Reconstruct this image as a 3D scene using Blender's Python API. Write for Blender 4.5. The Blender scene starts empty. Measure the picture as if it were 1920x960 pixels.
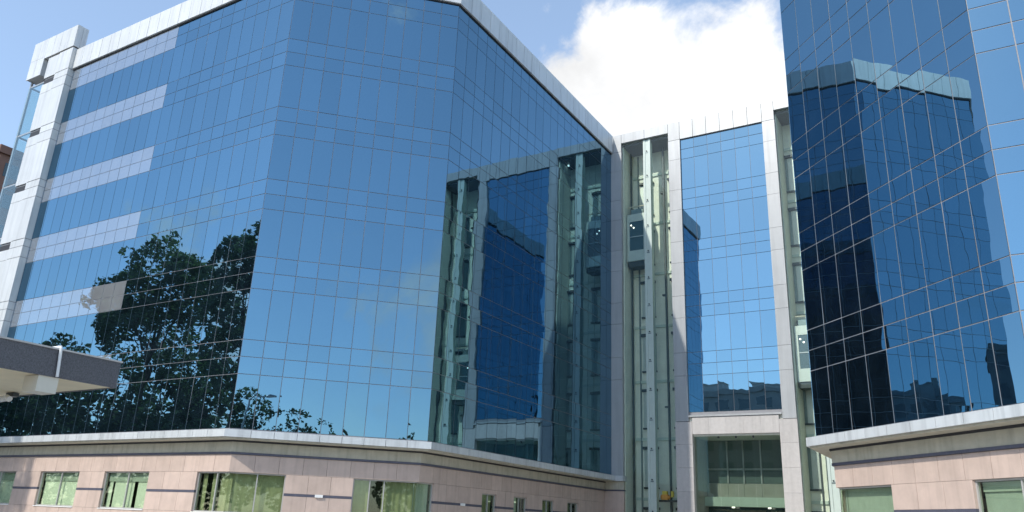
import bpy, bmesh, math, random
from mathutils import Vector, Matrix, noise as mnoise
random.seed(7)
C = bpy.context.scene.collection
SC = bpy.context.scene
S2 = 2 ** -.5
EYE = 1.6

# ------------------------------------------------------------------ camera
YAW, PITCH, ROLL, FPX = -0.5493, 0.3300, 0.0420, 1484.5
cf = Vector((math.sin(YAW) * math.cos(PITCH), math.cos(YAW) * math.cos(PITCH), math.sin(PITCH)))
cr = Vector((math.cos(YAW), -math.sin(YAW), 0)); cu = cr.cross(cf)
cr2 = cr * math.cos(ROLL) + cu * math.sin(ROLL); cu2 = -cr * math.sin(ROLL) + cu * math.cos(ROLL)
cam = bpy.data.cameras.new('camera'); cam.sensor_width = 36; cam.lens = FPX / 1920 * 36
cam.clip_end = 5000; cam.clip_start = .1
cam_ob = bpy.data.objects.new('camera', cam); C.objects.link(cam_ob)
cam_ob.matrix_world = Matrix(((cr2.x, cu2.x, -cf.x, 0), (cr2.y, cu2.y, -cf.y, 0), (cr2.z, cu2.z, -cf.z, EYE), (0, 0, 0, 1)))
SC.camera = cam_ob

# ------------------------------------------------------------------ sky and sun
SUN_EL, SUN_AZ = math.radians(40), math.radians(15)          # sun stands behind the viewer, to the left
sdir = Vector((-math.sin(SUN_AZ) * math.cos(SUN_EL), -math.cos(SUN_AZ) * math.cos(SUN_EL), math.sin(SUN_EL)))
W = bpy.data.worlds.new('World'); SC.world = W; W.use_nodes = True
nt = W.node_tree; nt.nodes.clear(); N = nt.nodes.new; LK = nt.links.new
def wmath(op, a, b=None, c=None):
    n = N('ShaderNodeMath'); n.operation = op
    for i, v in enumerate((a, b, c)):
        if v is None: continue
        if isinstance(v, (int, float)): n.inputs[i].default_value = v
        else: LK(v, n.inputs[i])
    return n.outputs[0]
sky = N('ShaderNodeTexSky'); sky.sky_type = 'NISHITA'; sky.sun_disc = False
sky.sun_elevation = SUN_EL; sky.sun_rotation = math.atan2(sdir.x, sdir.y)
sky.air_density = 1.0; sky.dust_density = 0.5; sky.ozone_density = 1.2; sky.altitude = 300
bg = N('ShaderNodeBackground'); bg.inputs[1].default_value = 0.145
LK(sky.outputs[0], bg.inputs[0])
tc = N('ShaderNodeTexCoord')
def wnoise(scale, detail, off=(0, 0, 0), rough=.55, dist=0.):
    mp = N('ShaderNodeMapping'); mp.inputs['Location'].default_value = off; LK(tc.outputs['Generated'], mp.inputs['Vector'])
    n = N('ShaderNodeTexNoise'); n.inputs['Scale'].default_value = scale; n.inputs['Detail'].default_value = detail
    n.inputs['Roughness'].default_value = rough; n.inputs['Distortion'].default_value = dist
    LK(mp.outputs[0], n.inputs['Vector']); return n.outputs[0]
def blob(c, r):
    v = N('ShaderNodeVectorMath'); v.operation = 'DISTANCE'; LK(tc.outputs['Generated'], v.inputs[0]); v.inputs[1].default_value = c
    return wmath('SUBTRACT', 1.0, wmath('DIVIDE', v.outputs['Value'], r))
puff = wnoise(9.0, 9, (3.1, 1.7, .4), .6, .3)
# a cumulus bank over the link building, and loose fair-weather cloud across the rest of the sky
bank = None
for c_, r_ in (((-.323, .783, .527), .115), ((-.373, .790, .487), .12), ((-.190, .845, .500), .135), ((-.29, .845, .44), .20), ((-.312, .762, .567), .055)):
    b_ = blob(c_, r_); bank = b_ if bank is None else wmath('MAXIMUM', bank, b_)
bank = wmath('ADD', wmath('MULTIPLY', bank, 1.9), wmath('MULTIPLY', wmath('SUBTRACT', puff, .60), 3.0))
field = wmath('MULTIPLY', wmath('SUBTRACT', wmath('ADD', wmath('MULTIPLY', wnoise(2.1, 3, (.6, 2.2, 5.0)), .65), wmath('MULTIPLY', puff, .35)), .585), 7.0)
dens = wmath('MAXIMUM', bank, field)
mr = N('ShaderNodeMapRange'); mr.interpolation_type = 'SMOOTHSTEP'; LK(dens, mr.inputs[0]); mr.inputs[1].default_value = -.08; mr.inputs[2].default_value = .62
cloud = N('ShaderNodeBackground'); cloud.inputs[0].default_value = (1, 1, 1, 1)
shade = wmath('ADD', .36, wmath('MULTIPLY', wnoise(6.5, 8, (1, 7, 2), .6), .58))
LK(shade, cloud.inputs[1])
veil = N('ShaderNodeBackground'); veil.inputs[0].default_value = (.62, .80, 1, 1); veil.inputs[1].default_value = .85      # thin even high haze
mv = N('ShaderNodeMixShader'); mv.inputs[0].default_value = .17; LK(bg.outputs[0], mv.inputs[1]); LK(veil.outputs[0], mv.inputs[2])
mx = N('ShaderNodeMixShader'); LK(wmath('MULTIPLY', mr.outputs[0], .97), mx.inputs[0]); LK(mv.outputs[0], mx.inputs[1]); LK(cloud.outputs[0], mx.inputs[2])
wo = N('ShaderNodeOutputWorld'); LK(mx.outputs[0], wo.inputs[0])
sun = bpy.data.lights.new('sun', 'SUN'); sun.energy = 2.1; sun.angle = math.radians(.6); sun.color = (1, .95, .86)
sun_ob = bpy.data.objects.new('sun', sun); C.objects.link(sun_ob); sun_ob.rotation_euler = (-sdir).to_track_quat('-Z', 'Y').to_euler(); sun_ob.location = sdir * 200
SC.view_settings.view_transform = 'Standard'; SC.view_settings.look = 'None'; SC.view_settings.exposure = 0.8; SC.view_settings.gamma = 1
SC.view_settings.use_curve_mapping = False
SC.render.engine = 'CYCLES'; SC.cycles.max_bounces = 10; SC.cycles.glossy_bounces = 6; SC.cycles.transparent_max_bounces = 12
SC.cycles.caustics_reflective = True; SC.cycles.sample_clamp_indirect = 4.0; SC.cycles.caustics_refractive = False

# ------------------------------------------------------------------ materials
MATS = {}
def mat(name, col, rough=.6, metal=0., var=.0, nscale=3., namp=.0, bump=0., bscale=20., spec=.5, emit=None, randv=0., streak=0.):
    m = bpy.data.materials.new(name); m.use_nodes = True; t = m.node_tree; b = t.nodes['Principled BSDF']
    b.inputs['Roughness'].default_value = rough; b.inputs['Metallic'].default_value = metal; b.inputs['Specular IOR Level'].default_value = spec
    b.inputs['Base Color'].default_value = (*col, 1)
    geo = t.nodes.new('ShaderNodeNewGeometry')
    if namp or randv:
        hs = t.nodes.new('ShaderNodeHueSaturation'); hs.inputs['Color'].default_value = (*col, 1)
        val = None
        if namp:
            n = t.nodes.new('ShaderNodeTexNoise'); n.inputs['Scale'].default_value = nscale; n.inputs['Detail'].default_value = 7; n.inputs['Roughness'].default_value = .65
            t.links.new(geo.outputs['Position'], n.inputs['Vector'])
            r = t.nodes.new('ShaderNodeMapRange'); r.inputs[1].default_value = .3; r.inputs[2].default_value = .7; r.inputs[3].default_value = 1 - namp; r.inputs[4].default_value = 1 + namp
            t.links.new(n.outputs[0], r.inputs[0]); val = r.outputs[0]
        if randv:
            oi = t.nodes.new('ShaderNodeObjectInfo'); r2 = t.nodes.new('ShaderNodeMapRange'); r2.inputs[3].default_value = 1 - randv; r2.inputs[4].default_value = 1 + randv
            t.links.new(oi.outputs['Random'], r2.inputs[0])
            if val is None: val = r2.outputs[0]
            else:
                mm = t.nodes.new('ShaderNodeMath'); mm.operation = 'MULTIPLY'; t.links.new(val, mm.inputs[0]); t.links.new(r2.outputs[0], mm.inputs[1]); val = mm.outputs[0]
        if streak:
            mp = t.nodes.new('ShaderNodeMapping'); mp.inputs['Scale'].default_value = (4.5, 4.5, .28); t.links.new(geo.outputs['Position'], mp.inputs['Vector'])
            n3 = t.nodes.new('ShaderNodeTexNoise'); n3.inputs['Scale'].default_value = 1; n3.inputs['Detail'].default_value = 5; t.links.new(mp.outputs[0], n3.inputs['Vector'])
            r3 = t.nodes.new('ShaderNodeMapRange'); r3.inputs[1].default_value = .48; r3.inputs[2].default_value = .72; r3.inputs[3].default_value = 1; r3.inputs[4].default_value = 1 - streak
            t.links.new(n3.outputs[0], r3.inputs[0]); m3 = t.nodes.new('ShaderNodeMath'); m3.operation = 'MULTIPLY'; t.links.new(val, m3.inputs[0]); t.links.new(r3.outputs[0], m3.inputs[1]); val = m3.outputs[0]
        t.links.new(val, hs.inputs['Value']); t.links.new(hs.outputs[0], b.inputs['Base Color'])
    if bump:
        n = t.nodes.new('ShaderNodeTexNoise'); n.inputs['Scale'].default_value = bscale; n.inputs['Detail'].default_value = 4
        t.links.new(geo.outputs['Position'], n.inputs['Vector'])
        bp = t.nodes.new('ShaderNodeBump'); bp.inputs['Strength'].default_value = 1; bp.inputs['Distance'].default_value = bump
        t.links.new(n.outputs[0], bp.inputs['Height']); t.links.new(bp.outputs[0], b.inputs['Normal'])
    if emit:
        b.inputs['Emission Color'].default_value = (*emit[:3], 1); b.inputs['Emission Strength'].default_value = emit[3]
    MATS[name] = m; return m
def mirror_glass(name, col, rough, wob, dirt):
    """coated reflective glazing: tinted mirror, faint waviness, thin film of dust"""
    m = mat(name, col, rough, 1.0); t = m.node_tree; b = t.nodes['Principled BSDF']
    geo = t.nodes.new('ShaderNodeNewGeometry')
    n = t.nodes.new('ShaderNodeTexNoise'); n.inputs['Scale'].default_value = .75; n.inputs['Detail'].default_value = 1.5
    t.links.new(geo.outputs['Position'], n.inputs['Vector'])
    bp = t.nodes.new('ShaderNodeBump'); bp.inputs['Strength'].default_value = 1; bp.inputs['Distance'].default_value = wob
    t.links.new(n.outputs[0], bp.inputs['Height']); t.links.new(bp.outputs[0], b.inputs['Normal'])
    oi = t.nodes.new('ShaderNodeObjectInfo'); r2 = t.nodes.new('ShaderNodeMapRange'); r2.inputs[3].default_value = .95; r2.inputs[4].default_value = 1.05
    hs = t.nodes.new('ShaderNodeHueSaturation'); hs.inputs['Color'].default_value = (*col, 1)
    t.links.new(oi.outputs['Random'], r2.inputs[0]); t.links.new(r2.outputs[0], hs.inputs['Value']); t.links.new(hs.outputs[0], b.inputs['Base Color'])
    g = t.nodes.new('ShaderNodeBsdfGlossy'); g.inputs['Roughness'].default_value = rough; t.links.new(bp.outputs[0], g.inputs['Normal'])
    lw = t.nodes.new('ShaderNodeLayerWeight'); lw.inputs[0].default_value = .5; pw = t.nodes.new('ShaderNodeMath'); pw.operation = 'POWER'; pw.inputs[1].default_value = 5
    t.links.new(lw.outputs['Facing'], pw.inputs[0]); mc = t.nodes.new('ShaderNodeMix'); mc.data_type = 'RGBA'; t.links.new(pw.outputs[0], mc.inputs[0])
    t.links.new(hs.outputs[0], mc.inputs[6]); mc.inputs[7].default_value = (.4, .5, .6, 1); t.links.new(mc.outputs[2], g.inputs['Color']); b = g
    d = t.nodes.new('ShaderNodeBsdfDiffuse'); d.inputs['Color'].default_value = (.55, .57, .60, 1) if dirt > .2 else (.10, .20, .30, 1)
    mixs = t.nodes.new('ShaderNodeMixShader'); n2 = t.nodes.new('ShaderNodeTexNoise'); n2.inputs['Scale'].default_value = 1.3; n2.inputs['Detail'].default_value = 6
    t.links.new(geo.outputs['Position'], n2.inputs['Vector'])
    r3 = t.nodes.new('ShaderNodeMapRange'); r3.inputs[1].default_value = .3; r3.inputs[2].default_value = .75; r3.inputs[3].default_value = dirt * (.9 if dirt > .2 else .5); r3.inputs[4].default_value = dirt * (1.1 if dirt > .2 else 1.5)
    t.links.new(n2.outputs[0], r3.inputs[0]); t.links.new(r3.outputs[0], mixs.inputs[0]); t.links.new(b.outputs[0], mixs.inputs[1]); t.links.new(d.outputs[0], mixs.inputs[2])
    t.links.new(mixs.outputs[0], t.nodes['Material Output'].inputs[0]); return m
def clear_glass(name, tint, refl):
    m = bpy.data.materials.new(name); m.use_nodes = True; t = m.node_tree; t.nodes.clear()
    tr = t.nodes.new('ShaderNodeBsdfTransparent'); tr.inputs[0].default_value = (*tint, 1)
    gl = t.nodes.new('ShaderNodeBsdfGlossy'); gl.inputs['Roughness'].default_value = .01; gl.inputs[0].default_value = (.9, .97, .95, 1)
    fr = t.nodes.new('ShaderNodeLayerWeight'); fr.inputs[0].default_value = .5
    pw = t.nodes.new('ShaderNodeMath'); pw.operation = 'POWER'; pw.inputs[1].default_value = 5; t.links.new(fr.outputs['Facing'], pw.inputs[0])
    a = t.nodes.new('ShaderNodeMath'); a.operation = 'ADD'; a.use_clamp = True; a.inputs[1].default_value = refl; t.links.new(pw.outputs[0], a.inputs[0])
    mx = t.nodes.new('ShaderNodeMixShader'); t.links.new(a.outputs[0], mx.inputs[0]); t.links.new(tr.outputs[0], mx.inputs[1]); t.links.new(gl.outputs[0], mx.inputs[2])
    o = t.nodes.new('ShaderNodeOutputMaterial'); t.links.new(mx.outputs[0], o.inputs[0]); MATS[name] = m; return m

mirror_glass('blue_glass', (.155, .280, .370), .0, .0034, .03)
mirror_glass('pale_spandrel', (.22, .33, .42), .0, .0034, .27)
clear_glass('lift_glass', (.95, .98, .95), .02)
clear_glass('window_glass', (.88, .93, .86), .05)
clear_glass('portal_glass', (.80, .85, .80), .05)
clear_glass('shaft_glass', (.85, .92, .92), .04)
mat('aluminium', (.26, .26, .275), .45, .0, namp=.1)
mat('white_cladding', (.64, .645, .635), .36, .10, nscale=1.1, namp=.05, randv=.04, streak=.16)
mat('link_cladding', (.385, .395, .40), .38, .10, nscale=1.1, namp=.05, randv=.04, streak=.14)
mat('window_frame', (.40, .39, .37), .5, namp=.05)
mat('silver_cladding', (.58, .60, .60), .36, .15, nscale=1.4, namp=.06, randv=.05, streak=.22)
mat('pink_stone', (.53, .41, .345), .7, nscale=1.6, namp=.09, randv=.065, bump=.002, bscale=40, streak=.13)
mat('grey_stone', (.50, .475, .46), .7, nscale=5, namp=.08, randv=.05, bump=.002, bscale=60, streak=.12)
mat('beige_plaster', (.46, .43, .34), .8, nscale=2, namp=.12, streak=.2)
mat('dark_band', (.085, .085, .115), .5, nscale=6, namp=.15)
mat('near_black', (.025, .025, .03), .6)  # slots and lens, also the painted shade strips below parapet and cornice
mat('shaft_wall', (.74, .75, .67), .7, nscale=1.5, namp=.08)
mat('shaft_column', (.50, .58, .53), .45, nscale=2, namp=.05)
mat('dark_steel', (.05, .06, .065), .45, .3)
mat('door_panel', (.20, .25, .25), .35, .5, nscale=2, namp=.15)
mat('car_body', (.50, .53, .50), .4, .3, nscale=2, namp=.06)
mat('lobby_glass', (.13, .17, .17), .08, .0, spec=.8)
mat('dark_glass', (.04, .07, .08), .05, .0, spec=.8)
mat('pale_curtain', (.70, .72, .63), .85, nscale=4, namp=.06, randv=.08)
mat('olive_curtain', (.33, .33, .20), .85, nscale=4, namp=.12, randv=.1)
mat('grey_curtain', (.40, .44, .40), .85, nscale=4, namp=.06, randv=.08)
mat('interior', (.035, .035, .03), .9)
mat('granite', (.105, .103, .112), .55, nscale=35, namp=.45, bump=.002, bscale=60)
mat('cream_soffit', (.82, .71, .49), .75, nscale=1.5, namp=.06)
mat('white_paint', (.78, .78, .76), .5, namp=.04)
mat('cream_box', (.66, .62, .52), .5, namp=.04)
mat('orange_paint', (.65, .28, .06), .5, namp=.1)
mat('yellow_paint', (.62, .48, .08), .5, namp=.1)
mat('brown_render', (.22, .12, .09), .8, nscale=.4, namp=.12)
mat('roof_brown', (.16, .09, .07), .8, namp=.1)
mat('concrete', (.36, .35, .33), .85, nscale=.6, namp=.12)
mat('concrete_light', (.52, .50, .47), .85, nscale=.6, namp=.1)
mat('asphalt', (.055, .055, .057), .9, nscale=4, namp=.25, bump=.004, bscale=60)
mat('paver', (.50, .48, .45), .85, nscale=2, namp=.15, randv=.06)
mat('bark', (.14, .10, .075), .9, nscale=5, namp=.25)
for nm, c in (('leaf_dark', (.045, .068, .040)), ('leaf_mid', (.062, .088, .048)), ('leaf_blue', (.058, .088, .058))):
    m = mat(nm, c, .55, nscale=1.2, namp=.3); t = m.node_tree; b = t.nodes['Principled BSDF']
    tl = t.nodes.new('ShaderNodeBsdfTranslucent'); tl.inputs[0].default_value = (c[0] * 2.2, c[1] * 2.4, c[2] * 1.6, 1); ms = t.nodes.new('ShaderNodeMixShader'); ms.inputs[0].default_value = .5
    t.links.new(b.outputs[0], ms.inputs[1]); t.links.new(tl.outputs[0], ms.inputs[2]); t.links.new(ms.outputs[0], t.nodes['Material Output'].inputs[0])
mat('lamp_grey', (.42, .43, .44), .4, .5)
mat('downlight', (.9, .9, .85), .4, emit=(1, .96, .85, 2.2))

# ------------------------------------------------------------------ geometry helpers
CUBES = {}
def cube_mesh(m):
    if m not in CUBES:
        me = bpy.data.meshes.new('unit_' + m); bm = bmesh.new(); bmesh.ops.create_cube(bm, size=1); bm.to_mesh(me); bm.free()
        me.materials.append(MATS[m]); CUBES[m] = me
    return CUBES[m]
def thing(name, loc, label, cat, group=None):
    o = bpy.data.objects.new(name, None); o.empty_display_size = .5; C.objects.link(o); o.location = loc
    o['label'] = label; o['category'] = cat
    if group: o['group'] = group
    return o
def cube(name, root, m, c, size, rz=0, tilt=None, base=None):
    o = bpy.data.objects.new(name, cube_mesh(m)); C.objects.link(o); o.parent = root
    b = Vector(root.location) if base is None else base
    o.location = Vector(c) - b; o.scale = size
    o.rotation_euler = (tilt[0], 0, rz + tilt[1]) if tilt else (0, 0, rz)
    return o
class Wall:
    """a vertical plane: u runs along it, z up, d outward"""
    def __init__(s, o, t, n): s.o = Vector((*o, 0)); s.t = Vector((*t, 0)); s.n = Vector((*n, 0)); s.rz = math.atan2(t[1], t[0])
    def p(s, u, z, d=0.): q = s.o + s.t * u + s.n * d; q.z = z; return q
    def cs(s, u0, u1, z0, z1, d0, d1): return s.p((u0 + u1) / 2, (z0 + z1) / 2, (d0 + d1) / 2), (abs(u1 - u0), abs(d1 - d0), abs(z1 - z0))
    def box(s, name, root, m, u0, u1, z0, z1, d0, d1, tilt=None):
        c, sz = s.cs(u0, u1, z0, z1, d0, d1); return cube(name, root, m, c, sz, s.rz, tilt)
class MB:
    """collects solids and links them as ONE mesh"""
    def __init__(s): s.v = []; s.f = []; s.mi = []
    def quadbox(s, P, mi=0):
        k = len(s.v); s.v += [tuple(q) for q in P]
        for f in ((0, 1, 2, 3), (7, 6, 5, 4), (0, 4, 5, 1), (1, 5, 6, 2), (2, 6, 7, 3), (3, 7, 4, 0)): s.f.append(tuple(k + i for i in f)); s.mi.append(mi)
    def wbox(s, w, u0, u1, z0, z1, d0, d1, mi=0):
        s.quadbox([w.p(u0, z0, d0), w.p(u1, z0, d0), w.p(u1, z0, d1), w.p(u0, z0, d1), w.p(u0, z1, d0), w.p(u1, z1, d0), w.p(u1, z1, d1), w.p(u0, z1, d1)], mi); return s
    def box(s, x0, x1, y0, y1, z0, z1, mi=0):
        s.quadbox([(x0, y0, z0), (x1, y0, z0), (x1, y1, z0), (x0, y1, z0), (x0, y0, z1), (x1, y0, z1), (x1, y1, z1), (x0, y1, z1)], mi); return s
    def prism(s, poly, z0, z1):
        k = len(s.v); n = len(poly); s.v += [(x, y, z0) for x, y in poly] + [(x, y, z1) for x, y in poly]
        s.f.append(tuple(k + i for i in reversed(range(n)))); s.f.append(tuple(k + n + i for i in range(n))); s.mi += [0, 0]
        for i in range(n): j = (i + 1) % n; s.f.append((k + i, k + j, k + n + j, k + n + i)); s.mi.append(0)
        return s
    def tube(s, pts, rad, seg=8, mi=0):
        pts = [Vector(p) for p in pts]; k0 = len(s.v)
        rad = rad if isinstance(rad, (list, tuple)) else [rad] * len(pts)
        for i, p in enumerate(pts):
            d = (pts[min(i + 1, len(pts) - 1)] - pts[max(i - 1, 0)]).normalized()
            a = d.orthogonal().normalized() if i == 0 else (a - d * a.dot(d)).normalized(); b = d.cross(a)
            for j in range(seg): g = 2 * math.pi * j / seg; s.v.append(tuple(p + (a * math.cos(g) + b * math.sin(g)) * rad[i]))
        for i in range(len(pts) - 1):
            for j in range(seg): q = (j + 1) % seg; s.f.append((k0 + i * seg + j, k0 + i * seg + q, k0 + (i + 1) * seg + q, k0 + (i + 1) * seg + j)); s.mi.append(mi)
        s.f.append(tuple(k0 + j for j in reversed(range(seg)))); e = k0 + (len(pts) - 1) * seg; s.f.append(tuple(e + j for j in range(seg))); s.mi += [mi, mi]
        return s
    def build(s, name, mats, root=None, smooth=False, base=None):
        b = Vector(root.location) if (root and base is None) else (base or Vector((0, 0, 0)))
        me = bpy.data.meshes.new(name); me.from_pydata([(x - b.x, y - b.y, z - b.z) for x, y, z in s.v], [], s.f)
        for m in ([mats] if isinstance(mats, str) else mats): me.materials.append(MATS[m])
        if any(s.mi): me.polygons.foreach_set('material_index', s.mi)
        me.update(); bm = bmesh.new(); bm.from_mesh(me); bmesh.ops.recalc_face_normals(bm, faces=bm.faces); bm.to_mesh(me); bm.free()
        if smooth:
            for p in me.polygons: p.use_smooth = True
        o = bpy.data.objects.new(name, me); C.objects.link(o)
        if root: o.parent = root
        return o

# ------------------------------------------------------------------ site plan
AB = (-26.478, 21.997); BC = (-20.769, 27.706); CD = (-20.769, 46.955); E0 = (-5.219, 28.70); LE = 8.70
E1 = (E0[0] + S2 * LE, E0[1] - S2 * LE); LB = 8.074; LC = CD[1] - BC[1]
wA = Wall(AB, (1, 0), (0, -1)); wB = Wall(AB, (S2, S2), (S2, -S2)); wC = Wall(BC, (0, 1), (1, 0)); wD = Wall(CD, (1, 0), (0, -1))
wE = Wall(E0, (S2, -S2), (-S2, -S2)); wF = Wall(E1, (1, 0), (0, -1)); wG = Wall(E0, (0, 1), (-1, 0)); LG = CD[1] - E0[1]
T22 = math.tan(math.radians(22.5))
A_L = -18.9; Z0, FH = 4.93, 3.67
ROWS = []
for k in range(6):
    z = Z0 + FH * k; ROWS += [(z, z + 2.22, 'v', k), (z + 2.22, z + 2.945, 's', k), (z + 2.945, z + FH, 's', k)]
ZP, ZT = 26.97, 28.31
GAP = .014

# ------------------------------------------------------------------ ground
def sheet(name, x0, x1, y0, y1, z, m):
    me = bpy.data.meshes.new(name); me.from_pydata([(x0, y0, z), (x1, y0, z), (x1, y1, z), (x0, y1, z)], [], [(0, 1, 2, 3)]); me.materials.append(MATS[m])
    o = bpy.data.objects.new(name, me); C.objects.link(o); o['kind'] = 'structure'; return o
sheet('ground', -2500, 2500, -2500, 2500, 0, 'asphalt')
sheet('forecourt_paving', -52, 20, -12, 48, .004, 'paver')
kb = MB(); kb.box(-52, 20, -12.2, -12, 0, .13); kb.box(-52.2, -52, -12.2, 48, 0, .13); ko = kb.build('kerb', 'concrete_light'); ko['kind'] = 'structure'

# ------------------------------------------------------------------ curtain walling
COUNT = {}
def panes(w, u0, u1, ncol, root, pale=None, stuff=False, tilt=.0026, key='', GAP=GAP):
    cw = (u1 - u0) / ncol; mb = {'v': MB(), 's': MB()}
    order = sorted(range(ncol), key=lambda i: -i if u0 < -1 else i)
    for i in order:
        a, b = u0 + i * cw + GAP, u0 + (i + 1) * cw - GAP
        for z0, z1, kind, k in ROWS:
            name = 'vision_pane' if kind == 'v' else 'spandrel_pane'; m = 'blue_glass'
            if pale and kind == 's' and pale(i): name, m = 'pale_spandrel_panel', 'pale_spandrel'
            ck = (root.name, name); full = COUNT.get(ck, 0) >= 300
            tl = (random.gauss(0, tilt), random.gauss(0, tilt))
            top = z1 - GAP if z1 < ZP - .05 else z1 - .005
            if stuff or full:
                P = []
                for zz in (z0 + GAP, top):
                    for u_, d_ in ((a, -.014), (b, -.014), (b, 0), (a, 0)):
                        dd = d_ + (zz - (z0 + z1) / 2) * tl[0] + (u_ - (a + b) / 2) * tl[1]
                        P.append(w.p(u_, zz, dd))
                mb[kind].quadbox(P)
            else:
                COUNT[ck] = COUNT.get(ck, 0) + 1
                w.box(name, root, m, a, b, z0 + GAP, top, -.014, 0, tl)
    for kd, nm in (('v', 'vision_glazing'), ('s', 'spandrel_glazing')):
        if mb[kd].f: o = mb[kd].build(nm, 'blue_glass', root); o['kind'] = 'stuff'
def parapet(w, u0, u1, ncol, root, e0=0., e1=0., m='white_cladding'):
    cw = (u1 - u0) / ncol
    for i in range(ncol):
        a = u0 + i * cw + (.011 if i else -e0); b = u0 + (i + 1) * cw - (.011 if i < ncol - 1 else -e1)
        w.box('parapet_panel', root, m, a, b, ZP + random.uniform(-.004, .004), ZT, -.2, .14 + random.uniform(-.004, .004))
    w.box('painted_shade_strip', root, 'near_black', u0 - e0 * .3, u1 + e1 * .3, ZP - .075, ZP - .004, -.1, .045)  # dark strip that paints in the shade of the parapet underside
def cornice(w, u0, u1, ncol, root, e0=0., e1=0.):
    cw = (u1 - u0) / ncol
    for i in range(ncol):
        a = u0 + i * cw + (.008 if i else -e0); b = u0 + (i + 1) * cw - (.008 if i < ncol - 1 else -e1)
        w.box('cornice_panel', root, 'silver_cladding', a, b, 4.58, 4.87 + random.uniform(-.004, .004), -.10, .30 + random.uniform(-.004, .004))
    s0 = T22 if e0 else 0; s1 = T22 if e1 else 0
    w.box('cornice_soffit', root, 'beige_plaster', u0 - .2 * s0, u1 + .2 * s1, 4.52, 4.577, -.8, .2)
    w.box('frieze', root, 'beige_plaster', u0 + .42 * s0, u1 - .42 * s1, 4.052, 4.448, -.8, -.42)
    w.box('painted_shade_strip', root, 'near_black', u0 + .38 * s0, u1 - .38 * s1, 4.45, 4.519, -.8, -.37)  # dark bar standing for shade between cornice soffit and frieze
    w.box('dark_stone_band', root, 'dark_band', u0 + .40 * s0, u1 - .40 * s1, 3.965, 4.05, -.8, -.40)
TR = [(.06, .86), (.86, 1.70), (1.70, 2.44), (2.54, 3.27), (3.27, 3.96)]
def subtract(u0, u1, holes):
    out = [(u0, u1)]
    for a, b in holes:
        nw = []
        for p, q in out:
            if b <= p or a >= q: nw.append((p, q)); continue
            if a > p: nw.append((p, a))
            if b < q: nw.append((b, q))
        out = nw
    return out
def tiles(w, u0, u1, root, holes, step=.92, head=3.27):
    for z0, z1 in TR:
        over = z0 < head - .1 and z1 > 1.75
        hh = holes if over else []
        for p, q in subtract(u0, u1, hh):
            n = max(1, round((q - p) / step)); cw = (q - p) / n
            for i in range(n):
                w.box('stone_tile', root, 'pink_stone', p + i * cw + (.005 if i else 0), p + (i + 1) * cw - (.005 if i < n - 1 else 0), z0 + .004, z1 - .004, -.72, -.47 + random.uniform(-.002, .002))
        if head < 3.2 and over and z0 > 2.5:
            for a, b in holes: w.box('stone_tile', root, 'pink_stone', a + .004, b - .004, head, z1 - .004, -.72, -.471)
    for p, q in subtract(u0, u1, holes): w.box('dark_stone_band', root, 'dark_band', p + .002, q - .002, 2.442, 2.538, -.72, -.462)
def curtain_mesh(w, a, b, z0, z1, d, root, win, gaps=(), amp=.014, cm='pale_curtain'):
    mb = MB()
    for p, q in subtract(a, b, gaps):
        n = max(4, int((q - p) / .045)); k = len(mb.v); ph = random.uniform(0, 6)
        for i in range(n + 1):
            u = p + (q - p) * i / n; dd = d + amp * math.sin(u * 21 + ph + 1.3 * math.sin(u * 3.1 + ph))
            mb.v += [tuple(w.p(u, z0, dd)), tuple(w.p(u, z1, dd * .4 + d * .6))]
        for i in range(n): mb.f.append((k + 2 * i, k + 2 * i + 2, k + 2 * i + 3, k + 2 * i + 1)); mb.mi.append(0)
    return mb.build('curtain', cm, win, True, base=Vector(root.location))
def window(w, a, b, root, z0=1.70, z1=3.27, mull=(), gaps=(), fa=True, fb=True, cm='pale_curtain', amp=.014, valance=0):
    base = Vector(root.location); mb = MB(); f = .05
    if fa: mb.wbox(w, a, a + f, z0, z1, -.66, -.56)
    if fb: mb.wbox(w, b - f, b, z0, z1, -.66, -.56)
    ia, ib = a + (f if fa else 0) + .002, b - (f if fb else 0) - .002
    mb.wbox(w, ia, ib, z0, z0 + f, -.66, -.56); mb.wbox(w, ia, ib, z1 - f, z1 - .002, -.66, -.56)
    for u in mull: mb.wbox(w, u - .022, u + .022, z0 + f + .002, z1 - f - .002, -.65, -.565)
    win = mb.build('window', 'window_frame', root)
    edges = [ia] + list(mull) + [ib]
    for p, q in zip(edges, edges[1:]):
        pm = MB(); pm.wbox(w, p + .003, q - .003, z0 + f + .004, z1 - f - .004, -.618, -.606); pm.build('pane', 'window_glass', win, base=base)
    sm = MB(); sm.wbox(w, a + .004, b - .004, z0 - .035, z0 - .002, -.70, -.43); sm.build('sill', 'white_paint', win, base=base)
    curtain_mesh(w, ia, ib, z0 + .05, z1 - .05, -.78, root, win, gaps, amp, cm)
    if valance: vm = MB(); vm.wbox(w, ia + .01, ib - .01, z1 - valance, z1 - .06, -.745, -.73); vm.build('valance', 'grey_curtain', win, base=base)
    return win

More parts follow.
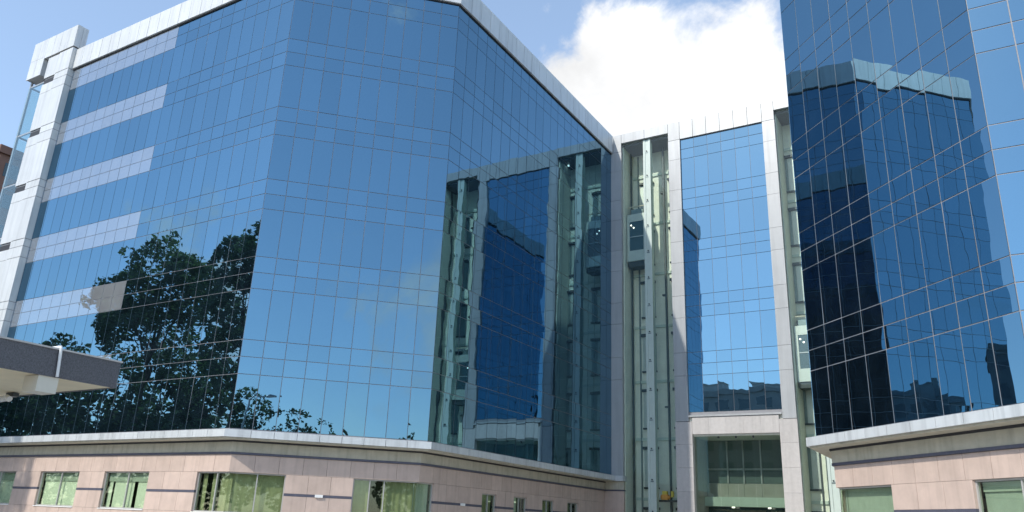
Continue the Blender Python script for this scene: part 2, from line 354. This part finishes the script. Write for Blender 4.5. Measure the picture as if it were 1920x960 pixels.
# ------------------------------------------------------------------ left block
LBK = thing('office_block', (-33, 35, 0), 'large left office block with chamfered blue mirror-glass front above a pink stone podium', 'building', None)
def inset(poly_fn): return poly_fn
def lb_poly(d):
    return [(-45.33, AB[1] + d), (AB[0] - d * T22, AB[1] + d), (BC[0] - d, BC[1] + d * T22), (BC[0] - d, 60), (-45.33, 60)]
m_ = MB(); m_.prism(lb_poly(.016), 4.60, 27.9); m_.build('wall', 'aluminium', LBK)
m_ = MB(); m_.prism(lb_poly(1.15), .0, 4.59); m_.build('podium_core', 'interior', LBK)
m_ = MB(); m_.box(-44.6, -42.6, 24, 27, 27.92, 29.6); m_.build('roof_cabin', 'roof_brown', LBK)
panes(wA, A_L, 0, 21, LBK, pale=lambda i: i <= 10)
panes(wB, 0, LB, 9, LBK)
panes(wC, 0, LC, 21, LBK, tilt=.0018)
parapet(wA, A_L, 0, 21, LBK, 0, .14 * T22); parapet(wB, 0, LB, 9, LBK, .14 * T22, .14 * T22); parapet(wC, 0, LC, 21, LBK, .14 * T22, -.155)
cornice(wA, A_L, 0, 21, LBK, 0, .30 * T22); cornice(wB, 0, LB, 9, LBK, .30 * T22, .30 * T22); cornice(wC, 0, LC, 21, LBK, .30 * T22, -.01)
c47 = .47 * T22
hA = [(-18.88, -15.72), (-13.55, -10.35), (-8.42, -5.22), (-2.1, -c47)]
hB = [(c47, 2.44), (5.16, LB - c47)]
hC = [(c47, 1.32)]; hC2 = [(5.2, 6.5), (8.15, 9.5), (11.15, 12.5), (14.1, 15.5)]
tiles(wA, A_L, -c47, LBK, hA); tiles(wB, c47, LB - c47, LBK, hB)
tiles(wC, c47, 3.2, LBK, hC); tiles(wC, 3.2 + .006, LC - .11, LBK, hC2, head=3.08)
k6 = .6 * T22
for i, (a, b) in enumerate(hA[:3]): window(wA, a, b, LBK, mull=(a + (b - a) * .52,), gaps=[[(a, a + .3)], [(b - .12, b)], [(a + .35, a + .5), (a + 1.9, a + 2.15)]][i], valance=.42, amp=.008)
window(wA, -2.1, -k6, LBK, mull=(-.95,), gaps=[(-1.75, -1.45), (-1.1, -.95)], fb=False, cm='olive_curtain', amp=.03)
window(wB, k6, 2.44, LBK, mull=(1.32,), fa=False, cm='olive_curtain', amp=.006)
window(wB, 5.16, LB - k6, LBK, mull=(5.85, 6.45), gaps=[(5.86, 6.4)], fb=False, cm='olive_curtain', amp=.03)
window(wC, k6, 1.32, LBK, mull=(), fa=False, cm='grey_curtain')
for i, (a, b) in enumerate(hC2): window(wC, a, b, LBK, z1=3.08, mull=((a + b) / 2,), gaps=[(a + .75, b)] if i % 2 else [], cm='olive_curtain' if i != 1 else 'pale_curtain')
for w, u in ((wB, 3.83), (wC, 3.55)):
    w.box('wall_light', LBK, 'white_paint', u - .16, u + .16, 2.435, 2.545, -.46, -.40)
# podium return under the first pier of the link
wD.box('podium_return', LBK, 'pink_stone', -.7, .80, .05, 3.96, -.3, .10)
wD.box('podium_return_band', LBK, 'dark_band', -.7, .82, 3.968, 4.048, -.3, .13); wD.box('podium_return_frieze', LBK, 'beige_plaster', -.7, .80, 4.056, 4.55, -.3, .11)
wD.box('podium_return_cornice', LBK, 'silver_cladding', .302, .86, 4.555, 4.87, -.3, .30)

# ------------------------------------------------------------------ stair tower at the far left end
TW = thing('stair_tower', (-47.5, 22.2, 0), 'white panelled stair tower with glazed shaft at the left end of the office block', 'tower')
XR, XM, XL, XS = -45.35, -46.77, -48.05, -50.1; YF = 21.62
m_ = MB(); m_.box(XM + .02, XR - .02, YF + .03, 22.3, 0, 28.38); m_.box(XL + .02, XM + .02, YF + .12, 22.3, 0, 28.38); m_.build('core', 'aluminium', TW)
wT = Wall((XR, YF), (1, 0), (0, -1)); wS = Wall((XR, YF), (0, 1), (1, 0))
segs = []
for k in range(-1, 7):
    zf = 7.15 + FH * k - .05                                          # spandrel line of each storey
    segs.append((max(zf - 2.22, .0), zf + .35, 'tall')); segs.append((zf + .35, zf + 1.0, 'mid')); segs.append((zf + 1.0, zf + 1.45, 'low'))
for z0, z1, kd in segs:
    z1 = min(z1, 28.38)
    if z1 - z0 < .1: continue
    off = {'tall': 0, 'mid': -.004, 'low': -.010}[kd]
    wT.box('front_panel', TW, 'white_cladding', XM - XR + .004, -.004, z0 + .018, z1 - .018, -.03, off)
    wS.box('side_panel', TW, 'white_cladding', .036, .375, z0 + .018, z1 - .018, -.02, off - .002)
    if kd != 'low':
        wT.box('edge_panel', TW, 'white_cladding', XL - XR, XM - XR - .012, z0 + .012, z1 - .012, -.12, -.05)
    else:
        wT.box('floor_slot', TW, 'near_black', XL - XR, XM - XR - .01, z0 + .02, z1 - .08, -.30, -.115)
m_ = MB()
capw = Wall((XS, YF), (1, 0), (0, -1)); n = 6
for i in range(n):
    a, b = (XR - XS) * i / n, (XR - XS) * (i + 1) / n
    capw.box('cap_panel', TW, 'white_cladding', a + .008, b - .008, 28.47 if i > 1 else 28.60, 29.97, -.04, .02)
for i in range(2): capw.box('cap_panel', TW, 'white_cladding', (XR - XS) * i / n + .008, (XR - XS) * (i + 1) / n - .008, 27.30, 28.585, -.04, .02)
m_.box(XS + .02, XR - .02, YF + .03, 22.3, 28.50, 29.95); m_.box(XS + .02, XS + 1.55, YF + .03, 22.3, 27.32, 28.49); m_.build('cap_core', 'white_cladding', TW)
for i in range(2): wS.box('cap_side_panel', TW, 'white_cladding', .02 + .33 * i, .33 + .34 * i, 28.47, 29.97, -.03, .012)
# glazed shaft with bracing
YS = 21.95
fr = MB()
for x in (XS + .12, XL - .10):
    for y in (YS, YS + 1.9): fr.box(x - .06, x + .06, y - .06, y + .06, 0, 27.28)
for k in range(0, 8):
    z = 2.5 + FH * k * .95
    fr.box(XS + .19, XL - .17, YS - .04, YS + .04, z - .05, z + .05); fr.box(XS + .08, XS + .16, YS + .07, YS + 1.83, z - .05, z + .05)
    if k < 7:
        fr.tube([(XS + .15, YS + .95, z), (XL - .15, YS + 1.0, z + 1.7)], .05, 6); fr.tube([(XS + .15, YS + .95, z + 3.4), (XL - .15, YS + 1.0, z + 1.75)], .05, 6)
fr.build('bracing', 'lamp_grey', TW)
for k in range(7):
    z0, z1 = 2.5 + FH * k * .95 + .06, 2.5 + FH * (k + 1) * .95 - .06
    cube('shaft_pane', TW, 'shaft_glass', ((XS + XL) / 2, YS - .06, (z0 + z1) / 2), (XL - XS - .02, .012, z1 - z0))
    cube('shaft_pane', TW, 'shaft_glass', (XS + .02, YS + .95, (z0 + z1) / 2), (.012, 1.95, z1 - z0))

# ------------------------------------------------------------------ link building with the glass lifts
LINK = thing('link_building', (-13, 50, 0), 'set-back white-framed link building with blue glass and two glazed lift bays above a stone portal', 'building')
LD = E0[0] - CD[0]; P1, B1, P2, G1 = .78, 4.23, 5.05, 10.55
G0 = P2; P3 = LD - B1 - .0; B2 = LD - P1                              # mirrored right half: pier 10.55..11.32, bay 11.32..14.77
m_ = MB(); m_.wbox(wD, .01, LD - .01, 0, 27.6, -13, -2.62); m_.wbox(wD, B1 + .03, P3 - .03, 8.06, 27.58, -2.6, -.03); m_.wbox(wD, .01, LD - .01, 27.62, 28.2, -13, -.16)
m_.wbox(wD, B1 + .03, P2 + .0, 0, 8.05, -2.6, -.06); m_.wbox(wD, G1, P3 - .03, 0, 8.05, -2.6, -.06); m_.build('wall', 'shaft_wall', LINK)
cw = (G1 - G0) / 6
for i in range(6):
    a, b = G0 + i * cw + GAP * .8, G0 + (i + 1) * cw - GAP * .8
    for z0, z1, kind, k in ROWS:
        if z1 < 8.7: continue
        z0 = max(z0, 8.42)
        wD.box('vision_pane' if kind == 'v' else 'spandrel_pane', LINK, 'blue_glass', a, b, z0 + GAP, z1 - GAP if k < 5 or kind == 'v' else z1 - .02, .0, .02, (random.gauss(0, .0016), random.gauss(0, .0016)))
wD.box('glazing_frame', LINK, 'aluminium', G0 + .01, G1 - .01, 8.40, 27.0, -.028, -.005)
wD.box('glazing_sill', LINK, 'link_cladding', G0 + .02, G1 - .02, 8.30, 8.40, -.028, .22)
zj = [8.05] + [z for k in range(1, 6) for z in (7.15 + FH * k, 8.60 + FH * k) if z > 8.7 and z < 26.6] + [26.96]
zj = [8.05] + sorted(set(round(z, 3) for k in range(0, 6) for z in (7.15 + FH * k, 8.60 + FH * k) if 9 < z < 26.5)) + [26.96]
for z0, z1 in zip(zj, zj[1:]):
    for a, b in ((B1, P2), (G1, P3)): wD.box('pier_panel', LINK, 'link_cladding', a, b, z0 + .008, z1 - .008, -.16, .15 + random.uniform(-.004, .004))
zj1 = [4.88] + zj[1:]
for z0, z1 in zip(zj1, zj1[1:]):
    for a, b in ((.004, P1), (B2, LD - .004)): wD.box('pier_panel', LINK, 'link_cladding', a, b, z0 + .008, z1 - .008, -.16, .15 + random.uniform(-.004, .004))
edges = [.15, P1] + [P1 + (B1 - P1) / 2, B1, P2] + [G0 + cw * i for i in range(1, 7)] + [P3, P3 + (B2 - P3) / 2, B2, LD - .15]
for a, b in zip(edges, edges[1:]):
    bay = (P1 - .01 < a < B1 - .01) or (P3 - .01 < a < B2 - .01)
    wD.box('parapet_panel', LINK, 'link_cladding', a + .013, b - .013, 27.62 if bay else 26.975, ZT + random.uniform(-.003, .003), -.15, .155)
# stone portal
for a, b in ((B1 - .02, P2 + .20), (G1 - .20, P3 + .02)):
    zz = [0.0, 1.3, 2.65, 4.0, 5.35, 6.7, 8.03]
    for z0, z1 in zip(zz, zz[1:]): wD.box('stone_slab', LINK, 'grey_stone', a, b, z0 + .004, z1 - .004, -.055, .16 + random.uniform(-.002, .002))
for i in range(5):
    a, b = P2 + .21 + (G1 - P2 - .42) * i / 5, P2 + .21 + (G1 - P2 - .42) * (i + 1) / 5
    wD.box('stone_slab', LINK, 'grey_stone', a + .003, b - .003, 7.28, 8.28, -.5, .155)
wD.box('portal_soffit', LINK, 'shaft_wall', P2 + .21, G1 - .21, 7.18, 7.275, -2.6, -.02)
for a, b in ((P2 + .005, P2 + .2), (G1 - .2, G1 - .005)): wD.box('portal_reveal', LINK, 'grey_stone', a, b, 0, 7.28, -2.58, -.06)
pu = [P2 + .21, 6.55, 7.52, 8.56, G1 - .21]
for u in pu[1:-1]: wD.box('mullion', LINK, 'lamp_grey', u - .045, u + .045, 4.62, 7.17, -2.5, -2.35)
wD.box('transom', LINK, 'lamp_grey', pu[0], pu[-1], 5.42, 5.50, -2.5, -2.36)
for a, b in zip(pu, pu[1:]):
    for z0, z1 in ((4.62, 5.41), (5.51, 7.17)): wD.box('lobby_pane', LINK, 'lobby_glass', a + .05, b - .05, z0 + .01, z1 - .01, -2.47, -2.45)
for a, b in zip(pu, pu[1:]): wD.box('spandrel_slab', LINK, 'concrete', a + .006, b - .006, 3.83, 4.61, -2.5, -2.30)
wD.box('entrance_beam', LINK, 'shaft_column', pu[0], pu[-1], 3.28, 3.82, -2.55, -1.75)
wD.box('entrance_glazing', LINK, 'dark_glass', pu[0], pu[-1], .05, 3.27, -2.5, -2.46)
for u in (6.9, 9.0):
    m_ = MB(); q = wD.p(u, 3.27, -2.0); m_.tube([q, q - Vector((0, 0, .06))], .09, 12); m_.build('downlight', 'downlight', LINK)
fu = [P2 + .21, 6.72, 7.75, 8.76, G1 - .21]
for a, b in zip(fu, fu[1:]): wD.box('portal_pane', LINK, 'portal_glass', a + .006, b - .006, .05, 7.17, -.20, -.188)
for u in fu[1:-1]: wD.box('glass_clip', LINK, 'dark_steel', u - .05, u + .05, 7.06, 7.175, -.24, -.16)
# lift bays
def lift_bay(a, b, mirror):
    mid = (a + b) / 2; D = -1.9
    f = (lambda u: a + b - u) if mirror else (lambda u: u)
    def bx(name, m, u0, u1, z0, z1, d0, d1): p, q = sorted((f(u0), f(u1))); return wD.box(name, LINK, m, p, q, z0, z1, d0, d1)
    bx('shaft_back_wall', 'shaft_wall', a + .02, b - .02, 0, 27.5, -2.3, D); bx('shaft_ceiling', 'dark_steel', a + .02, b - .02, 27.42, 27.6, D + .01, -.18)
    bx('shaft_side_wall', 'shaft_wall', a - .1, a + .05, 0, 27.41, D + .005, -.17); bx('shaft_side_wall', 'shaft_wall', b - .05, b + .02, 0, 27.41, D + .005, -.17)
    # glass fin column with bolted patch fittings
    c0 = a + 1.56
    bx('fin_column', 'shaft_column', c0, c0 + .15, 0, 27.6, -.42, -.02); bx('fin_column', 'shaft_column', c0 + .37, c0 + .52, 0, 27.6, -.42, -.02); bx('fin_web', 'shaft_column', c0 + .152, c0 + .368, 0, 27.58, -.30, -.06)
    z = 1.0
    while z < 27:
        q = wD.p(f(c0 + .26), z, -.05); mb = MB(); mb.tube([q + Vector((0, .04, 0)), q + Vector((0, -.05, 0))], .045, 8); mb.build('bolt', 'dark_steel', LINK)
        wD.box('bolt_bracket', LINK, 'door_panel', f(c0 + .26) - .1, f(c0 + .26) + .1, z - .14, z - .08, -.055, -.035)
        z += 1.835
    zz = [.02] + [1.92 + 1.835 * i for i in range(14)] + [27.58]
    for z0, z1 in zip(zz, zz[1:]):
        for p, q in ((a + .03, c0 - .01), (c0 + .53, b - .03)): bx('lift_pane', 'lift_glass', p + .006, q - .006, z0 + .008, z1 - .008, -.02, -.006)
    for u in (a + .16, a + 2.55):
        bx('guide_rail', 'dark_steel', u, u + .10, 0, 27.3, -1.2, -1.06)
    bx('guide_rail', 'door_panel', a + .42, a + .50, 0, 27.3, D + .01, D + .12); bx('guide_rail', 'door_panel', a + 2.30, a + 2.42, 0, 27.3, D + .01, D + .12)
    for k in range(-1, 7):
        h = 6.64 + FH * k
        if h < 1 or h > 27: continue
        for u in (a + .62, a + 2.72):
            bx('door_lintel', 'dark_steel', u - .06, u + .98, h, h + .16, D + .004, D + .22)
            bx('lift_door', 'car_body', u + .02, u + .50, h - 2.3, h - .01, D + .003, D + .07); bx('lift_door', 'door_panel', u + .52, u + .94, h - 2.3, h - .01, D + .003, D + .05)
            bx('door_sill', 'dark_steel', u - .02, u + .98, h - 2.42, h - 2.32, D + .004, D + .16)
        bx('tie_beam', 'shaft_column', a + .06, b - .06, h + .55, h + .72, D + .003, D + .10)
        if k % 2: bx('cable_clip', 'dark_steel', a + 2.35, a + 2.55, h - 1.2, h - 1.1, -1.3, -1.05)
lift_bay(P1, B1, False); lift_bay(P3, B2, True)
q = wD.p(3.95, 27.40, -1.0); m_ = MB(); m_.tube([q, q - Vector((0, 0, .06))], .10, 12); m_.build('downlight', 'downlight', LINK)

def lift_car(u0, u1, z0, z1, label):
    r = thing('lift_car', wD.p((u0 + u1) / 2, z0, -1.0), label, 'lift', 'glass lift cars in the link building')
    d0, d1 = -1.62, -.52
    mb = MB()
    mb.wbox(wD, u0, u1, z0, z0 + .75, d0, d1); mb.wbox(wD, u0, u1, z1 - .55, z1, d0, d1)
    for p in (u0, u1 - .18): mb.wbox(wD, p, p + .18, z0 + .752, z1 - .552, d0, d1)
    mb.wbox(wD, u0 + .182, u1 - .182, z0 + .752, z1 - .552, d0, d0 + .06); mb.build('body', 'car_body', r)
    zm = z0 + .75 + (z1 - z0 - 1.3) * .47
    wD.box('window_pane', r, 'dark_glass', u0 + .19, u1 - .19, z0 + .76, zm - .03, d1 - .05, d1 - .03); wD.box('window_pane', r, 'dark_glass', u0 + .19, u1 - .19, zm + .03, z1 - .56, d1 - .05, d1 - .03)
    wD.box('handrail', r, 'lamp_grey', u0 + .182, u1 - .182, zm - .028, zm + .028, d1 - .06, d1 + .01)
    wD.box('roof_gear', r, 'door_panel', u0 + .2, u1 - .3, z1 + .002, z1 + .45, d0 + .2, d1 - .25); wD.box('roof_rail', r, 'beige_plaster', u0 + .05, u1 - .05, z1 + .55, z1 + .62, d1 - .15, d1 - .09)
    wD.box('bottom_frame', r, 'dark_steel', u0 + .02, u1 - .05, z0 - .35, z0 - .004, d0 + .1, d1 - .1)
    for x, zz in ((.30, z1 - .8), (.48, z1 - 1.0)):
        p = wD.p(u0 + x, zz, d1 - .02); mb = MB(); mb.tube([p, p + Vector((0, -.03, 0))], .045, 10); mb.build('lamp', 'downlight', r)
    return r
lift_car(P1 + .12, P1 + 1.48, 18.95, 22.35, 'grey lift car with dark window stopped high in the left glass lift bay')
lift_car(P3 + .10 + .0, P3 + 1.44, 10.2, 13.5, 'pale lift car half hidden behind the right office block in the right lift bay')
HO = thing('chain_hoist', wD.p(3.1, 3.55, -.9), 'small orange and yellow hoist at the foot of the left lift bay', 'hoist')
m_ = MB(); p = wD.p(3.1, 3.75, -.9)
m_.box(p.x - .20, p.x + .20, p.y - .15, p.y + .15, 3.55, 3.85); m_.tube([(p.x - .28, p.y, 3.7), (p.x + .3, p.y, 3.7)], .11, 10); m_.build('motor', 'orange_paint', HO)
m_ = MB(); m_.box(p.x - .16, p.x + .14, p.y - .12, p.y + .12, 3.855, 4.05); m_.tube([(p.x + .45, p.y, 3.7), (p.x + .45, p.y, 4.05)], .10, 8); m_.build('gearbox', 'yellow_paint', HO)
m_ = MB(); m_.box(p.x - .7, p.x + .95, p.y - .07, p.y + .07, 3.42, 3.545); m_.build('beam', 'dark_steel', HO)

# ------------------------------------------------------------------ right block
RBK = thing('office_block', (5, 35, 0), 'right office block cut by the frame edge, its chamfered glass mirroring the left block', 'building', None)
NF = 10; LF = NF * .96
def rb_poly(d):
    return [(E0[0] + d, 60), (E0[0] + d, E0[1] + d * T22), (E1[0] + d * T22, E1[1] + d), (E1[0] + LF, E1[1] + d), (E1[0] + LF, 60)]
m_ = MB(); m_.prism(rb_poly(.016), 4.60, 27.9); m_.build('wall', 'aluminium', RBK)
m_ = MB(); m_.prism(rb_poly(1.15), 0, 4.59); m_.build('podium_core', 'interior', RBK)
panes(wE, 0, LE, 9, RBK, tilt=.0036, GAP=.017); panes(wF, 0, LF, NF, RBK, GAP=.017); panes(wG, 0, LG, 20, RBK, stuff=True)
parapet(wE, 0, LE, 9, RBK, .14 * T22, .14 * T22); parapet(wF, 0, LF, NF, RBK, .14 * T22, 0); parapet(wG, 0, LG, 20, RBK, .14 * T22, -.155)
cornice(wE, 0, LE, 9, RBK, .30 * T22, .30 * T22); cornice(wF, 0, LF, NF, RBK, .30 * T22, 0); cornice(wG, 0, LG, 20, RBK, .30 * T22, -.01)
hE = [(c47, 2.85), (5.95, LE - c47)]; hF = [(c47, 2.1), (5.2, 8.4)]; hG = [(c47, 1.32)]
tiles(wE, c47, LE - c47, RBK, hE); tiles(wF, c47, LF, RBK, hF); tiles(wG, c47, LG - .01, RBK, hG)
window(wE, k6, 2.85, RBK, mull=(), fa=False, cm='grey_curtain', amp=.005); window(wE, 5.95, LE - k6, RBK, mull=(7.4,), fb=False, cm='grey_curtain', amp=.005, valance=.3)
window(wF, k6, 2.1, RBK, mull=(1.1,), fa=False); window(wF, 5.2, 8.4, RBK, mull=(6.8,)); window(wG, k6, 1.32, RBK, fa=False)

# ------------------------------------------------------------------ entrance canopy at the left
CX, CY = -16.75, 10.65
CAN = thing('entrance_canopy', (-21.5, 5, 0), 'dark granite edged flat canopy with cream soffit jutting in at the left', 'canopy')
m_ = MB(); m_.box(CX - 9.5, CX - .05, -1.5, CY - .05, 4.203, 4.70); m_.build('soffit', 'cream_soffit', CAN)
ys = [CY, CY - 1.45, CY - 2.9, CY - 4.35, CY - 5.8, CY - 7.25, CY - 8.7, CY - 10.15, -1.5]
for a, b in zip(ys, ys[1:]): cube('fascia_slab', CAN, 'granite', (CX - .022, (a + b) / 2, 4.475), (.045, a - b - .004, .57))
for i in range(6): cube('fascia_slab', CAN, 'granite', (CX - .05 - 9.45 * (i + .5) / 6, CY - .022, 4.475), (9.45 / 6 - .004, .045, .57))
cube('coping', CAN, 'concrete_light', (CX - 4.75, (CY - 1.5) / 2, 4.78), (9.56, CY + 1.56, .034))
m_ = MB(); m_.tube([(CX - .6, 9.22, 4.83), (CX + .03, 9.22, 4.83), (CX + .045, 9.22, 4.80), (CX + .045, 9.27, 4.2)], .032, 8); m_.build('conduit', 'white_paint', CAN)
m_ = MB(); m_.box(CX - .55, CX - .03, 8.93, 9.36, 3.86, 4.19); m_.build('light_box', 'cream_box', CAN)
for x in (CX - 2.2, CX - 7.5):
    for y in (-.5, 2.2): cube('column', CAN, 'concrete_light', (x - 2, y, 2.1), (.45, .45, 4.19))
CAM = thing('security_camera', (-20.55, 10.2, 4.05), 'white security camera on a dark bracket under the canopy soffit', 'camera')
m_ = MB(); m_.tube([(-20.5, 10.3, 4.2), (-20.5, 10.3, 4.1), (-20.45, 10.2, 4.07)], .03, 8); m_.box(-20.42, -20.1, 10.2, 10.35, 4.1, 4.19); m_.build('bracket', 'dark_steel', CAM)
m_ = MB(); m_.tube([(-20.75, 10.05, 3.98), (-20.35, 10.2, 4.06)], [.06, .075], 10); m_.tube([(-20.28, 10.15, 4.1), (-20.1, 10.15, 4.02)], [.05, .07], 10); m_.build('housing', 'white_paint', CAM)
m_ = MB(); m_.tube([(-20.86, 10.01, 3.955), (-20.755, 10.048, 3.978)], [.05, .05], 10); m_.build('lens', 'near_black', CAM)

# ------------------------------------------------------------------ surroundings (seen at the frame edge or mirrored in the glass)
def far_building(name, x0, x1, y0, y1, h, m, label, storeys, face, wm='dark_glass', extra=None):
    r = thing(name, ((x0 + x1) / 2, (y0 + y1) / 2, 0), label, 'building')
    mb = MB(); mb.box(x0, x1, y0, y1, 0, h); mb.box(x0 - .3, x1 + .3, y0 - .3, y1 + .3, h + .002, h + .9); mb.build('wall', m, r)
    fh = h / storeys
    for fc in face:
        L, w = {'n': (x1 - x0, Wall((x0, y1), (1, 0), (0, 1))), 's': (x1 - x0, Wall((x0, y0), (1, 0), (0, -1))), 'e': (y1 - y0, Wall((x1, y0), (0, 1), (1, 0)))}[fc]
        nc = max(2, int(L / 3.2))
        for i in range(nc):
            for k in range(storeys):
                u = L * (i + .5) / nc; w.box('window', r, wm, u - .95, u + .95, k * fh + fh * .3, k * fh + fh * .75, -.1, .03)
    for j, (fx, fy, w_, hh) in enumerate(((.2, .5, 2.2, 2.6), (.62, .4, 3.2, 1.9))):
        if h > 30: continue
        X, Y = x0 + (x1 - x0) * fx, y0 + (y1 - y0) * fy; mb = MB(); mb.box(X - w_, X + w_, Y - 2, Y + 2, h + .91, h + .9 + hh); mb.box(X - w_ - .2, X + w_ + .2, Y - 2.2, Y + 2.2, h + .902 + hh, h + 1.1 + hh); mb.build('roof_cabin', 'concrete_light', r)
    if h < 30:
        X, Y = x0 + (x1 - x0) * .82, (y0 + y1) / 2; mb = MB(); mb.tube([(X, Y, h + .91), (X, Y, h + 2.3), (X, Y, h + 2.7)], [1.3, 1.3, .5], 14); mb.build('water_tank', 'dark_band', r)
    return r
far_building('apartment_block', -112, -90.5, 38.5, 52, 38.6, 'brown_render', 'brown rendered block rising behind the glazed stair tower at the far left edge', 11, 'se')
far_building('concrete_building', -50, -26, -66, -50, 26.2, 'concrete', 'low concrete building mirrored at the foot of the link building glass', 7, 'n')
far_building('concrete_building', -22, 6, -92, -74, 24, 'concrete_light', 'pale distant building with roof cabins mirrored low in the right block glass', 6, 'n')

def leaf_cloud(lobes, n, size, rng):
    v, f = [], []
    for c, rx, rz, wt in lobes:
        for _ in range(int(n * wt)):
            while True:
                d = Vector((rng.uniform(-1, 1), rng.uniform(-1, 1), rng.uniform(-1, 1)))
                if .02 < d.length < 1: break
            d = d.normalized() * (d.length ** .6) * (1 + .28 * mnoise.noise(Vector(c) + d.normalized() * 1.7))
            p = Vector((c[0] + d.x * rx, c[1] + d.y * rx, c[2] + d.z * rz))
            if mnoise.noise(p * (.5)) < -.07 or mnoise.noise(p * 1.3) < -.3: continue
            s = size * rng.uniform(.6, 1.5); a = Vector((rng.gauss(0, 1), rng.gauss(0, 1), rng.gauss(0, .7))).normalized(); b = a.orthogonal().normalized() * .55
            b.rotate(Matrix.Rotation(rng.uniform(0, 6.28), 3, a)); k = len(v)
            v += [tuple(p - a * s), tuple(p + b * s), tuple(p + a * s), tuple(p - b * s)]; f.append((k, k + 1, k + 2, k + 3))
    return v, f
def tree(name, x, y, h, lobes, leaf, label, seed, n=5200, size=.26, trunk=.35, group='trees mirrored in the glass fronts'):
    rng = random.Random(seed); r = thing(name, (x, y, 0), label, 'tree', group)
    mb = MB(); top = h * .72
    mb.tube([(x + .3 * math.sin(i * .9 + seed) * (i / 6), y + .3 * math.cos(i * 1.1 + seed) * (i / 6), top * i / 6) for i in range(7)], [trunk * (1 - .12 * i) for i in range(7)], 8)
    for c, rx, rz, wt in lobes:
        z0 = max(h * .28, c[2] - rz * 1.3 - .1 * h)
        mid = Vector(((x + c[0]) / 2, (y + c[1]) / 2, (z0 + c[2]) / 2 + .3))
        mb.tube([(x, y, z0), mid, (c[0], c[1], c[2] + rz * .4)], [trunk * .45, trunk * .3, trunk * .08], 6)
        for j in range(3):
            g = rng.uniform(0, 6.28); mb.tube([mid, (c[0] + rx * .7 * math.cos(g), c[1] + rx * .7 * math.sin(g), c[2] + rz * rng.uniform(-.3, .6))], [trunk * .2, trunk * .05], 5)
    mb.build('trunk', 'bark', r, True)
    v, f = leaf_cloud(lobes, n, size, rng); me = bpy.data.meshes.new('crown'); b = Vector((x, y, 0))
    me.from_pydata([(p[0] - x, p[1] - y, p[2]) for p in v], [], f); me.materials.append(MATS[leaf]); o = bpy.data.objects.new('crown', me); C.objects.link(o); o.parent = r
    return r
tree('tall_tree', -65, 0, 26, [((-65, 0, 22.6), 4.0, 3.6, 1), ((-69.5, .5, 20.6), 3.2, 2.8, .7), ((-61.5, -.5, 20.5), 3.2, 3.2, .7), ((-66, 0, 17.2), 4.8, 3.0, .9), ((-73.5, 0, 20.8), 2.2, 1.9, .4)], 'leaf_mid', 'tall spreading tree mirrored large in the left glass front', 3, 6800, .21)
tree('tall_tree', -53, 0, 25, [((-54, 0, 22.4), 2.8, 2.8, .7), ((-50, 0, 22.8), 3.2, 3.2, .8), ((-53, 0, 18.2), 4.4, 3.4, 1), ((-52, 0, 13.5), 4.2, 3.2, .8)], 'leaf_blue', 'tall slim tree mirrored beside the left block chamfer edge', 5, 6800, .21)
for i, (x, y, h, rx) in enumerate(((-88, -1, 16.5, 4.4), (-80, 0, 18.0, 4.2), (-73, -2, 15.5, 4.6), (-66.5, -3, 14.5, 4.6), (-60, -2, 15.5, 4.4), (-47.5, -3, 12.5, 4.2), (-96, 1, 15, 4.6))):
    lab = ['bushy tree mirrored above the canopy edge in the left glass', 'pointed bushy tree mirrored right of the stair tower above the canopy', 'dark bushy tree mirrored under the big spreading tree crown, left side', 'dark bushy tree mirrored straight under the big spreading crown', 'dark bushy tree mirrored between the two tall trees', 'low dark tree mirrored at the foot of the chamfer edge', 'bushy tree mirrored at the far left behind the canopy'][i]
    tree('bushy_tree', x, y, h, [((x, y, h - rx * .75), rx * .8, rx * .8, .8), ((x - 1.5, y, h - rx * 1.5), rx, rx * .9, .9), ((x + 1.5, y + .8, h * .38), rx * 1.05, h * .3, 1.0)], 'leaf_dark', lab, 20 + i, 3600, .27, .3)
for i, (x, y, h, rx) in enumerate(((7.0, -21.5, 15.8, 3.6), (10.2, -18.8, 14.4, 3.4), (13.2, -16.2, 12.9, 3.2), (16.0, -13.8, 11.9, 3.0), (22.5, -8, 11.2, 2.6))):
    lab = ['leafy tree mirrored at the left foot of the chamfered glass', 'second leafy tree from the left at the foot of the chamfered glass', 'third leafy tree from the left at the foot of the chamfered glass', 'low leafy tree mirrored at the middle of the chamfered glass foot', 'small round tree mirrored at the right foot of the chamfered glass'][i]
    tree('street_tree', x, y, h, [((x, y, h - rx * .9), rx * .7, rx * .9, .6), ((x - .8, y + .6, h - rx * 1.9), rx, rx, .9), ((x + .8, y - .6, h * .42), rx * 1.05, h * .26, .9)], 'leaf_mid' if i % 2 else 'leaf_dark', lab, 40 + i, 3000, .22, .22)
LP = thing('street_lamp', (-3.6, -3.9, 0), 'curved arm street lamp mirrored at the foot of the chamfered glass', 'street lamp')
m_ = MB(); m_.tube([(-3.6, -3.9, 0), (-3.6, -3.9, 9.5), (-3.5, -3.8, 10.5), (-3.1, -3.4, 11.1), (-2.5, -2.8, 11.2)], [.11, .08, .07, .06, .05], 10); m_.build('pole', 'lamp_grey', LP, True)
m_ = MB(); m_.tube([(-2.55, -2.85, 11.18), (-2.3, -2.6, 11.22), (-1.95, -2.25, 11.16)], [.08, .16, .07], 10); m_.build('lamp_head', 'lamp_grey', LP, True)
